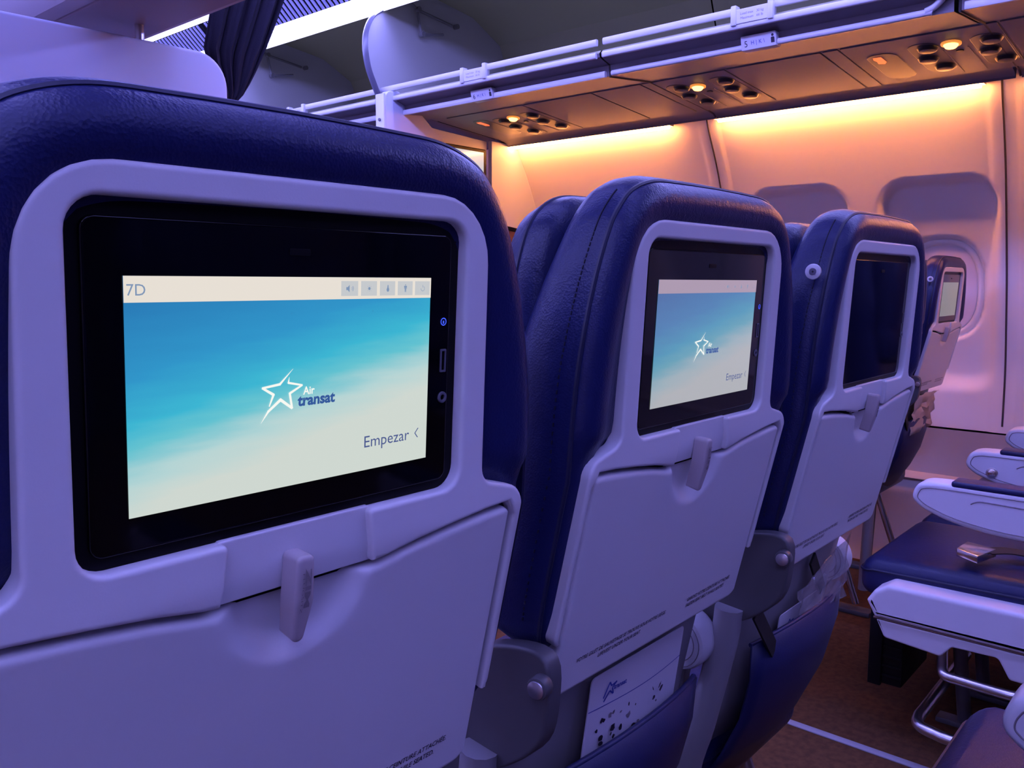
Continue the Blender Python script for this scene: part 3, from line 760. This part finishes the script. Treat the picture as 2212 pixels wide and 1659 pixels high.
            for r_ in (.12, .2):
                o_ = [(.06+r_*cos(q), r_*sin(q)) for q in [-.8+.2*k for k in range(9)]]; i_ = [(.06+(r_-.03)*cos(q), (r_-.03)*sin(q)) for q in [.8-.2*k for k in range(9)]]
                fillmesh('speaker_icon', [I(.668)(o_+i_)], ic, mo_, A3)
            fillmesh('brightness_icon', [I(.742)([(.085*cos(k*pi/6), .085*sin(k*pi/6)) for k in range(12)])], ic, mo_, A3)
            for k in range(8):
                q = k*pi/4; fillmesh('brightness_icon', [I(.742)([(.13*cos(q-.1), .13*sin(q-.1)), (.18*cos(q), .18*sin(q)), (.13*cos(q+.1), .13*sin(q+.1))])], ic, mo_, A3)
            fillmesh('lamp_icon', [I(.815)([(-.03, -.19), (.03, -.19), (.05, -.05), (.10, .06), (.07, .16), (0, .19), (-.07, .16), (-.10, .06), (-.05, -.05)])], ic, mo_, A3)
            fillmesh('person_icon', [I(.887)([(.035*cos(k*pi/5), -.19+.035*sin(k*pi/5)) for k in range(10)])], ic, mo_, A3)
            fillmesh('person_icon', [I(.887)([(-.11, -.14), (.11, -.14), (.10, .03), (.075, .03), (.07, -.06), (.055, -.06), (.05, .21), (.01, .21), (0, .06), (-.01, .21), (-.05, .21), (-.055, -.06), (-.07, -.06), (-.075, .03), (-.10, .03)])], ic, mo_, A3)
            o_ = [(.15*cos(q), .02+.15*sin(q)) for q in [-1.1+.29*k for k in range(16)]]; i_ = [(.125*cos(q), .02+.125*sin(q)) for q in reversed([-1.1+.29*k for k in range(16)])]
            fillmesh('power_icon', [I(.961)(o_+i_)], ic, mo_, A3)
            fillmesh('power_icon', [I(.961)([(-.012, -.19), (.012, -.19), (.012, -.04), (-.012, -.04)])], ic, mo_, A3)
            star = [[(.4734, .431, 0.0), (.4302, .499, .0067)], [(.4302, .499, .0067), (.3746, .5094, .0058)], [(.3746, .5094, .0058), (.4096, .5452, .0075)], [(.4096, .5452, .0075), (.3962, .5977, .0033)],
                    [(.3692, .6743, 0.0), (.3931, .6214, .0067), (.4324, .5729, .0083)], [(.4324, .5729, .0083), (.4703, .6193, .0067)], [(.4703, .6193, .0067), (.4627, .5475, .0067)],
                    [(.4627, .5475, .0067), (.5042, .5137, .005)], [(.5042, .5137, .005), (.458, .4962, .0058)], [(.458, .4962, .0058), (.4612, .4688, 0.0)]]
            for s_ in star:
                for p0, p1 in zip(s_, s_[1:]):
                    a = Vector((p0[0]*1.673, p0[1])); b = Vector((p1[0]*1.673, p1[1])); e = (b-a).normalized(); nn2 = Vector((-e.y, e.x))
                    h0, h1 = max(p0[2], .0006)*.9, max(p1[2], .0006)*.9
                    pl = [a+nn2*h0-e*h0*.5, b+nn2*h1+e*h1*.5, b-nn2*h1+e*h1*.5, a-nn2*h0-e*h0*.5]
                    fillmesh('star_logo', [[(p.x/1.673, p.y) for p in pl]], M['s_white'], mo_, A2)
            text('logo_text', 'Air', .0058, fw_(.5085, .5603), M['s_white'], mo_, bold=.00012, sx=.92)
            text('logo_text', 'transat', .0080, fw_(.4899, .6125), M['s_navy'], mo_, bold=.00030, sx=1.03, shear=.05)
            text('start_text', 'Empezar', .0094, fw_(.7303, .878), M['s_text'], mo_, sx=1.04)
            for (a, b) in (((.959, .8207), (.9453, .8477)), ((.9453, .8477), (.9574, .8735))):
                fillmesh('chevron', [[(a[0]-.0022, a[1]), (a[0]+.0022, a[1]), (b[0]+.0022, b[1]), (b[0]-.0022, b[1])]], M['s_text'], mo_, A2)
    if screen != 'far':
        # ports on the right of the glass
        for rad, rin in ((.0024, .0018),):
            o_ = [(.1015+rad*cos(k*pi/8), -.0240+rad*sin(k*pi/8)) for k in range(16)]; i_ = [(.1015+rin*cos(k*pi/8), -.0240+rin*sin(k*pi/8)) for k in range(16)]
            if screen in ('on', 'pale'):
                fillmesh('info_button', [o_, i_], M['led'], mo_, lambda u, v, ww: S(u, v, -.0044))
                fillmesh('info_button', [[(.1010, -.0252), (.1020, -.0252), (.1020, -.0234), (.1010, -.0234)]], M['led'], mo_, lambda u, v, ww: S(u, v, -.0044))
        up_ = plate('usb_port', rpoly([(.0998, -.0545, .0006), (.1044, -.0545, .0006), (.1044, -.0405, .0006), (.0998, -.0405, .0006)]), [rpoly([(.1008, -.0533), (.1034, -.0533), (.1034, -.0417), (.1008, -.0417)])], -.006, -.0040, .0002, M['port'], mo_, S)
        cj = S(.1023, -.0700, -.0050); nb_ = Vector((0, -cos(T1), -sin(T1)))
        o_ = [(.1023+.0035*cos(k*pi/10), -.0700+.0035*sin(k*pi/10)) for k in range(20)]; i_ = [(.1023+.0017*cos(k*pi/10), -.0700+.0017*sin(k*pi/10)) for k in range(20)]
        plate('headphone_jack', o_, [i_], -.006, -.0038, .0004, M['port'], mo_, S)
    if knob:
        kx = -.196; p = Vector((kx+.012, .017, .012+H))
        kb = disc('coat_knob', p, (-1, -.12, 0), .0058, .008, M['plastic'], t, 24, .001)
        d = Vector((-1, -.12, 0)).normalized()
        disc('knob_head', p+d*.0075, d, .0086, .0042, M['plastic'], kb, 28, .0012)
        disc('knob_screw', p+d*.0114, d, .0040, .0008, M['metal'], kb, 18)
        disc('screw_slot', p+d*.0120, d, .0013, .0003, M['ink'], kb, 4)
    # spreader arms, pivots, lower shell, pocket
    x = -.2005
    pr = [(.028, -.292), (.060, -.288), (.11, -.305), (.18, -.35), (.225, -.42), (.235, -.56), (.20, -.61), (.165, -.58), (.15, -.47), (.115, -.42), (.070, -.395), (.036, -.365), (.026, -.33)]
    pts = [Vector((p.x, p.y)) for p in crom([(a, b, 0) for a, b in pr], 4, True)]
    plate('spreader', pts, [], -.012, .004, .003, M['greymetal'], t, lambda u, v, ww, x=x: (x-ww, u, v+H))
    pv = disc('pivot', (x-.003, .030, -.310+H), (-1, -.15, 0), .0092, .012, M['greymetal'], t, 20, .002)
    disc('pivot_cap', (x-.0148, .0282, -.310+H), (-1, -.15, 0), .0072, .002, M['metal'], pv, 20, .0006)
    tube('leg_cover', crom([(-.208, .094, -.385+H), (-.208, .100, -.43+H), (-.208, .125, -.54+H), (-.208, .15, -.66+H), (-.208, .16, -1.0+H)], 5), .017, M['shell'], t, 12)
    # curved lower shell below the tray
    vs = []; fs = []; prof = [(.078, -.335), (.085, -.37), (.100, -.44), (.12, -.54), (.17, -.66), (.21, -.70)]
    for j, (yy, zz) in enumerate(prof):
        for i in range(9):
            u = -.165+.33*i/8; vs.append((u, yy+.02+.012*(1-(u/.165)**2)*-1, zz+H))
    fs = [(j*9+i, j*9+i+1, (j+1)*9+i+1, (j+1)*9+i) for j in range(len(prof)-1) for i in range(8)]
    ls = mk('lower_shell', vs, fs, M['shell'], t, 60); m_ = ls.modifiers.new('shell_thickness', 'SOLIDIFY'); m_.thickness = .008; m_.offset = -1
    vs = []; prof = [(.092, -.452), (.094, -.50), (.108, -.56), (.135, -.62), (.175, -.685)]
    for j, (yy, zz) in enumerate(prof):
        for i in range(13):
            s = i/12*2-1; u = .150*s*(1-.10*j/4)
            vs.append((u, yy-.020*(1-s*s), zz+.008*(1-s*s)*(1 if j == 0 else 0)+H))
    fs = [(j*13+i, j*13+i+1, (j+1)*13+i+1, (j+1)*13+i) for j in range(len(prof)-1) for i in range(12)]
    pk = mk('pocket', vs, fs, M['pocket'], t, 60); m_ = pk.modifiers.new('pocket_thickness', 'SOLIDIFY'); m_.thickness = .004
    tube('pocket_hem', [vs[i] for i in range(13)], .0032, M['pocket'], pk, 8)
    for (a, b) in () if not knob else (((-.185, .072, -.392), (-.105, .082, -.470)), ((.005, .080, -.375), (.055, .084, -.432))):
        a = Vector(a); b = Vector(b); d = (b-a).normalized(); nn3 = Vector((-d.z, 0, d.x))
        vs = [a+nn3*.010, b+nn3*.010, b-nn3*.010, a-nn3*.010]; vs = vs+[v+Vector((0, -.003, 0)) for v in vs]
        mk('pocket_strap', [v+Vector((0, 0, H)) for v in vs], [(0, 1, 2, 3), (4, 5, 6, 7), (0, 1, 5, 4), (1, 2, 6, 5), (2, 3, 7, 6), (3, 0, 4, 7)], M['strap'], t)
    return t
M['s_head2'] = mat('screen_header_painted_haze', (.005, .005, .005), .12, emit=(.40, .31, .40), es=1.0)  # header colour paled in place of reflections on the glass

def cushion_parts(t, y0, y1, hw, ztop, thick=.11):
    """rounded seat cushion, y0 = rear, y1 = front, local to the seat"""
    bm = bmesh.new(); bmesh.ops.create_cube(bm, size=1)
    for v in bm.verts: v.co = Vector((v.co.x*2*hw, (y0+y1)/2+v.co.y*(y1-y0), ztop-thick/2+v.co.z*thick+H))
    bmesh.ops.bevel(bm, geom=bm.edges[:], offset=.035, segments=5, profile=.5, affect='EDGES')
    for v in bm.verts:
        k = smoothstep(y1-.12, y1, v.co.y); v.co.z -= .018*k*k if v.co.z > ztop-thick/2+H else 0
    c = from_bm('seat_cushion', bm, M['leather_side'], t, 60)
    zz = ztop-.030+H; pts = []
    for p in rpoly([(-hw, y0, .035), (hw, y0, .035), (hw, y1, .035), (-hw, y1, .035)], 5):
        k = smoothstep(y1-.12, y1, p.y); pts.append((p.x*1.003, p.y+(.001 if p.y > (y0+y1)/2 else -.001), zz-.018*k*k))
    tube('piping', pts, .003, M['pipe'], c, 6, True)
    return c
def armrest(parent, x, ytip, length, zc, name='armrest', knob=False, rear=False):
    """paddle armrest with rounded nose, leather pad on top; x across, local coordinates"""
    a = ytip; b = ytip-length
    pr = [(a, zc+.004), (a-.004, zc+.022), (a-.018, zc+.036), (a-.06, zc+.041), (a-.20, zc+.040), (b, zc+.040), (b-.02, zc), (b, zc-.052), (a-.22, zc-.056), (a-.10, zc-.045), (a-.035, zc-.026), (a-.008, zc-.010)]
    pts = [Vector((p.x, p.y)) for p in crom([(p, q_, 0) for p, q_ in pr], 5, True)]
    f = lambda u, v, ww: (x-ww, u, v+H)
    bm_ = plate(name, pts, [], -.030, .024, .009, M['plastic'], parent, f, back=True)
    ins = inset(pts if area2(pts) > 0 else list(reversed(pts)), .012)
    tube('groove', [f(p.x, p.y, .0245) for p in ins], .0009, M['ink2'], bm_, 4, True)
    box('arm_pad', (x-.024, b, zc+.034+H), (x+.030, a-.075, zc+.049+H), M['leather_side'], bm_, .006, 3)
    tube('finger_line', [f(p[0], p[1], .0242) for p in crom([(a-.115, zc+.006, 0), (a-.128, zc+.013, 0), (a-.15, zc+.014, 0), (a-.24, zc+.012, 0), (b+.03, zc+.01, 0)], 5)], .0014, M['ink2'], bm_, 4)
    if knob:
        disc('recline_bezel', f(a-.062, zc-.012, .024), (-1, 0, 0), .0135, .003, M['metal'], bm_, 24, .001)
        disc('recline_button', f(a-.062, zc-.012, .026), (-1, 0, 0), .0095, .004, M['chrome'], bm_, 24, .0015)
    return bm_
def leg(parent, x, y):
    tube('leg', [(x, y+.10, .55), (x, y+.16, .30), (x, y+.17, .012)], .018, M['greymetal'], parent, 10)
    tube('leg', [(x, y+.20, .45), (x, y+.05, .03)], .012, M['metal'], parent, 8)
    box('leg_foot', (x-.025, y+.0, 0), (x+.025, y+.24, .016), M['greymetal'], parent, .004)

G7 = 'seats of the row with the screens'
XD, XE, XF = .256, .694, 1.116
sD = make_seat('on', '7D'); sD.location = (XD, .3600, 0)
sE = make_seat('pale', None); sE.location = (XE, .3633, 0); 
sF = make_seat('off', None, True); sF.location = (XF, .3513, 0)
sK = make_seat('far', None, True); sK.location = (3.0, .738, 0)
sG = copy_tree(sF); sG.location = (2.10, .738, 0)
sH = copy_tree(sF); sH.location = (2.55, .738, 0)
for s_, lab in ((sD, 'navy leather airline seat whose lit screen reads 7D'), (sE, 'navy leather airline seat with a lit screen whose colours are paled as by reflection, safety card in its pocket'),
                (sF, 'navy leather airline seat with a dark switched-off screen on the aisle'), (sK, 'navy leather airline seat beside the oval window with a small grey screen'),
                (sG, 'navy leather airline seat on the far side of the aisle, hidden behind the dark screen'), (sH, 'navy leather airline seat between the aisle seat and the window seat')):
    tag(s_, lab, 'seat', G7)
    cushion_parts(s_, .15, .62, .172, -.60)
    leg(s_, .15, .10)
# armrests of the screen row: rounded rear ends show below the trays
for s_ in (sD, sE, sF, sG, sH, sK):
    ar = armrest(s_, .197, .58, .38, -.435, 'armrest')
for s_ in (sE, sF, sK):
    disc('armrest_cap', (.172, .128, -.428+H), (1, 0, 0), .036, .040, M['plastic'], s_, 32, .008)
    for k in (.030, .023):
        tube('cap_line', [(.1716, .128+k*cos(q), -.428+H+k*sin(q)) for q in [pi*.5+i*.2 for i in range(16)]], .0006, M['ink2'], s_, 4)

# ------------------------------------------------------------------ row behind: cushions and armrests of the window block
bk = None
def rear_seat(x, label, side=False, knob=False, belt=False):
    t = empty('airline_seat', (x, -.017, 0))
    cushion_parts(t, .08, .662, .213, -.610)
    for nm in ('seat_back', 'headrest'):
        src = [c for c in sD.children if c.name.split('.')[0] == nm][0]; copy_tree(src, t)
    armrest(t, -.225, .545, .50, -.462, knob=knob)
    tag(t, label, 'seat', 'empty seats across the aisle')
    return t
rG = rear_seat(2.175, 'empty navy seat on the aisle with an open belt buckle on its cushion')
rH = rear_seat(2.625, 'empty navy seat next to the armrest with a silver button', knob=True)
rK = rear_seat(3.075, 'empty navy seat against the sidewall, armrest up front')
# aisle-side base panel of the first of them
t = rG
def bf(u, v, ww): return (1.92-2.175-ww, u+.017, v+H)
up_ = rpoly([(.605, -.705, .004), (.590, -.680, .012), (.560, -.660, .02), (-.02, -.655, .01), (-.02, -.742, .004), (.586, -.740, .004)], 5)
plate('base_panel', up_, [], -.05, .016, .010, M['plastic'], t, bf)
lo_ = rpoly([(.585, -.745, .003), (.566, -.785, .012), (.449, -.795, .008), (.428, -.768, .010), (.341, -.766, .012), (.318, -.806, .008), (-.02, -.812, .004), (-.02, -.747, .003)], 5)
plate('base_skirt', lo_, [], -.05, .006, .004, M['plastic'], t, bf)
tube('base_groove', [bf(.59, -.7435, .004), bf(-.02, -.7445, .004)], .003, M['brown'], t, 6)
tube('foot_bar', crom([bf(.46, -.79, -.06), bf(.452, -.82, -.03), bf(.44, -.834, .0), bf(.41, -.836, .004), bf(.325, -.838, .004), bf(.305, -.838, .0)], 5), .011, M['metal'], t, 12)
tube('luggage_bar', crom([(2.35-2.175, .49+.017, -.95+H), (2.0-2.175, .488+.017, -.95+H), (1.925-2.175, .487+.017, -.95+H), (1.89-2.175, .475+.017, -.95+H), (1.875-2.175, .44+.017, -.95+H), (1.868-2.175, .38+.017, -.95+H), (1.868-2.175, .10, -.95+H)], 5), .0125, M['metal'], t, 12)
bxo = box('under_seat_box', (1.985-2.175, .56, -.925+H), (2.19-2.175, .625, -.745+H), M['black'], t, .004)
for k in range(7):
    z = -.905+k*.023+H; box('rib', (1.982-2.175, .562, z), (2.19-2.175, .631, z+.006), M['black'], bxo)
box('box_edge', (1.978-2.175, .604, -.93+H), (1.988-2.175, .634, -.745+H), M['black'], bxo, .003)
for x in (-.02, .17):
    tube('leg', [(x, .50, .36), (x, .46, .012)], .016, M['greymetal'], t, 10)
    box('leg_foot', (x-.02, .40, 0), (x+.02, .52, .014), M['greymetal'], t, .003)
tube('leg', [(.17, .10, .36), (.17, .12, .012)], .016, M['greymetal'], t, 10)
# seat belt lying on the cushion
bt = empty('seat_belt', (2.05, .43, H-.607))
def quadbox(name, P, th, mt, parent, bev=.002):
    bm = bmesh.new(); a = [bm.verts.new(p) for p in P]; b = [bm.verts.new(Vector(p)-Vector((0, 0, th))) for p in P]
    bm.faces.new(a); bm.faces.new(b[::-1])
    for i in range(4): bm.faces.new((a[i], b[i], b[(i+1) % 4], a[(i+1) % 4]))
    bmesh.ops.bevel(bm, geom=bm.edges[:], offset=bev, segments=2, profile=.5, affect='EDGES')
    return from_bm(name, bm, mt, parent, 40)
bk_ = quadbox('buckle', [(-.045, .022, .030), (.048, .022, .024), (.042, -.040, .020), (-.060, -.024, .026)], .018, M['chrome'], bt)
0 and quadbox('buckle_lid', [(-.030, .018, .034), (.030, .018, .030), (.026, -.030, .026), (-.042, -.018, .030)], .004, M['chrome'], bk_, .001)
def ribbon(name, P, wdt, mt, parent, up=Vector((0, 0, 1))):
    P = crom(P, 6); vs = []; fs = []
    for i, p in enumerate(P):
        d = (P[min(i+1, len(P)-1)]-P[max(i-1, 0)]).normalized(); s_ = d.cross(up).normalized()
        for k in (-1, 1):
            for z in (0, .0022): vs.append(p+s_*(k*wdt/2)+Vector((0, 0, z)))
    for i in range(len(P)-1):
        a = i*4; b = a+4; fs += [(a, a+2, b+2, b), (a+1, a+3, b+3, b+1), (a, a+1, b+1, b), (a+2, a+3, b+3, b+2)]
    fs += [(0, 1, 3, 2), tuple(len(vs)-4+k for k in (0, 1, 3, 2))]
    return mk(name, vs, fs, mt, parent, 50)
ribbon('webbing', [(.02, -.025, .016), (.045, -.06, .018), (.060, -.11, .014), (.07, -.19, .004), (.09, -.30, .002)], .046, M['belt'], bt)
ribbon('webbing', [(.165, -.045, .022), (.14, -.075, .030), (.115, -.12, .022), (.11, -.20, .008), (.12, -.30, .002)], .046, M['belt'], bt)
quadbox('tongue', [(.13, -.035, .038), (.20, -.030, .036), (.20, -.062, .036), (.13, -.066, .038)], .004, M['chrome'], bt, .001)
tag(bt, 'dark seat belt with a shiny silver buckle lying on the navy cushion', 'seat belt')

# nearest seat of the row behind, in the middle block
nf = empty('airline_seat', (XF, -.43, 0))
cushion_parts(nf, .12, .695, .208, -.578, .12)
armrest(nf, -.185, .585, .45, -.432)
for nm in ('seat_back', 'headrest'):
    src = [c for c in sD.children if c.name.split('.')[0] == nm][0]; copy_tree(src, nf)
for x in (-.15, .15):
    for y in (.15, .50): tube('leg', [(x, y, .37), (x, y, .0)], .016, M['greymetal'], nf, 10)
tag(nf, 'empty navy seat behind the dark screen seat, on the near side of the aisle', 'seat')

for x, lab in ((XD, 'unseen navy seat added behind the seat whose screen reads 7D'), (XE, 'unseen navy seat added behind the seat with the pale screen')):
    o = copy_tree(nf); o.location = (x, -.43, 0); tag(o, lab, 'seat')  # unseen seats added to shade the trays from behind
# ------------------------------------------------------------------ literature
def card(name, x, y, z0, wdt, hgt, lean, yaw, label):
    """card standing in a pocket, lower left corner given"""
    t = empty(name, (x, y, z0+H)); cl, sl = cos(lean), sin(lean)
    def f(u, v, ww):
        p = Vector((u, -sl*v-cl*ww-.006*sin(u/wdt*pi), cl*v-sl*ww)); return Matrix.Rotation(yaw, 3, 'Z') @ p
    bm = bmesh.new()
    plate('card_sheet', rpoly([(0, 0), (wdt, 0), (wdt, hgt, .006), (0, hgt, .006)]), [], -.0012, 0, .0002, M['paper'], t, f, [hgt*k/6 for k in range(1, 6)])
    g = lambda u0, v0: (lambda a, b, z: f(u0+a, v0+b, .0006))
    text('logo_text', 'transat', .0070, g(.034, hgt-.022), M['inkblue'], t, bold=.0003)
    for (a, b, c_, d) in ((.016, -.045, .028, -.020), (.028, -.020, .033, -.028), (.033, -.028, .046, -.024), (.046, -.024, .036, -.032), (.036, -.032, .040, -.044), (.040, -.044, .030, -.036), (.030, -.036, .018, -.052)):
        a, b, c_, d = a*.6+.010, b*.6, c_*.6+.010, d*.6; e = Vector((c_-a, d-b)).normalized()*.0009; nn = (-e.y, e.x)
        fillmesh('logo_star', [[(a+nn[0], hgt+b+nn[1]), (a-nn[0], hgt+b-nn[1]), (c_-nn[0], hgt+d-nn[1]), (c_+nn[0], hgt+d+nn[1])]], M['inkblue'], t, lambda u, v, ww: f(u, v, .0006))
    for v in (hgt-.036, hgt-.150):
        if v > .005: fillmesh('rule', [[(wdt*i/12, v) for i in range(13)]+[(wdt*(12-i)/12, v+.0010) for i in range(13)]], M['inkblue'], t, lambda u, v, ww: f(u, v, .0006))
    rnd = random.Random(5)
    for k in range(60):
        u = .012+rnd.random()*(wdt-.03); v = hgt-.046-rnd.random()*(hgt-.07)
        if v < .01: continue
        a = .0012+rnd.random()*.0035; b = .001+rnd.random()*.0045; q = rnd.random()*3
        pts = []
        for i in range(9):
            r = .5+.5*rnd.random(); th = 2*pi*i/9
            x_, y_ = a*r*cos(th), b*r*sin(th); pts.append((u+x_*cos(q)-y_*sin(q), v+x_*sin(q)+y_*cos(q)))
        fillmesh('pictogram', [pts], M['ink2'] if k % 2 else M['ink'], t, lambda u, v, ww: f(u, v, .0006))
    return tag(t, label, 'card')
card('safety_card', .620, .462, -.532, .170, .165, radians(8), 0, 'printed safety card with blue star logo in the pocket below the pale screen')
card('safety_card', 1.045, .455, -.545, .150, .110, radians(8), 0, 'printed safety card half wrapped in plastic below the dark screen')
def crumpled(name, pts, mt, label, cat, seed, amp):
    rnd = random.Random(seed); bm = bmesh.new()
    n, m = 9, 9; A_, B_, C_, D_ = [Vector(p) for p in pts]; V = []
    for j in range(m):
        for i in range(n):
            s, q = i/(n-1), j/(m-1); p = (A_*(1-s)+B_*s)*(1-q)+(D_*(1-s)+C_*s)*q
            p = p+Vector((rnd.uniform(-1, 1)*amp*.4, rnd.uniform(-1, 1)*amp, rnd.uniform(-1, 1)*amp*.5+H)); V.append(bm.verts.new(p))
    for j in range(m-1):
        for i in range(n-1): bm.faces.new((V[j*n+i], V[j*n+i+1], V[(j+1)*n+i+1], V[(j+1)*n+i]))
    o = from_bm(name, bm, mt, None, 30); s_ = o.modifiers.new('film', 'SOLIDIFY'); s_.thickness = .001
    return tag(o, label, cat)
crumpled('plastic_wrap', [(1.06, .425, -.47), (1.235, .425, -.46), (1.262, .428, -.370), (1.08, .428, -.412)], M['bag'], 'clear crumpled plastic wrap sticking out of the pocket under the dark screen', 'plastic bag', 3, .005)
crumpled('paper_bag', [(2.90, .815, -.49), (3.12, .815, -.49), (3.13, .80, -.36), (2.93, .80, -.36)], M['crumple'], 'crumpled paper bag in the pocket of the window seat', 'paper bag', 9, .008)
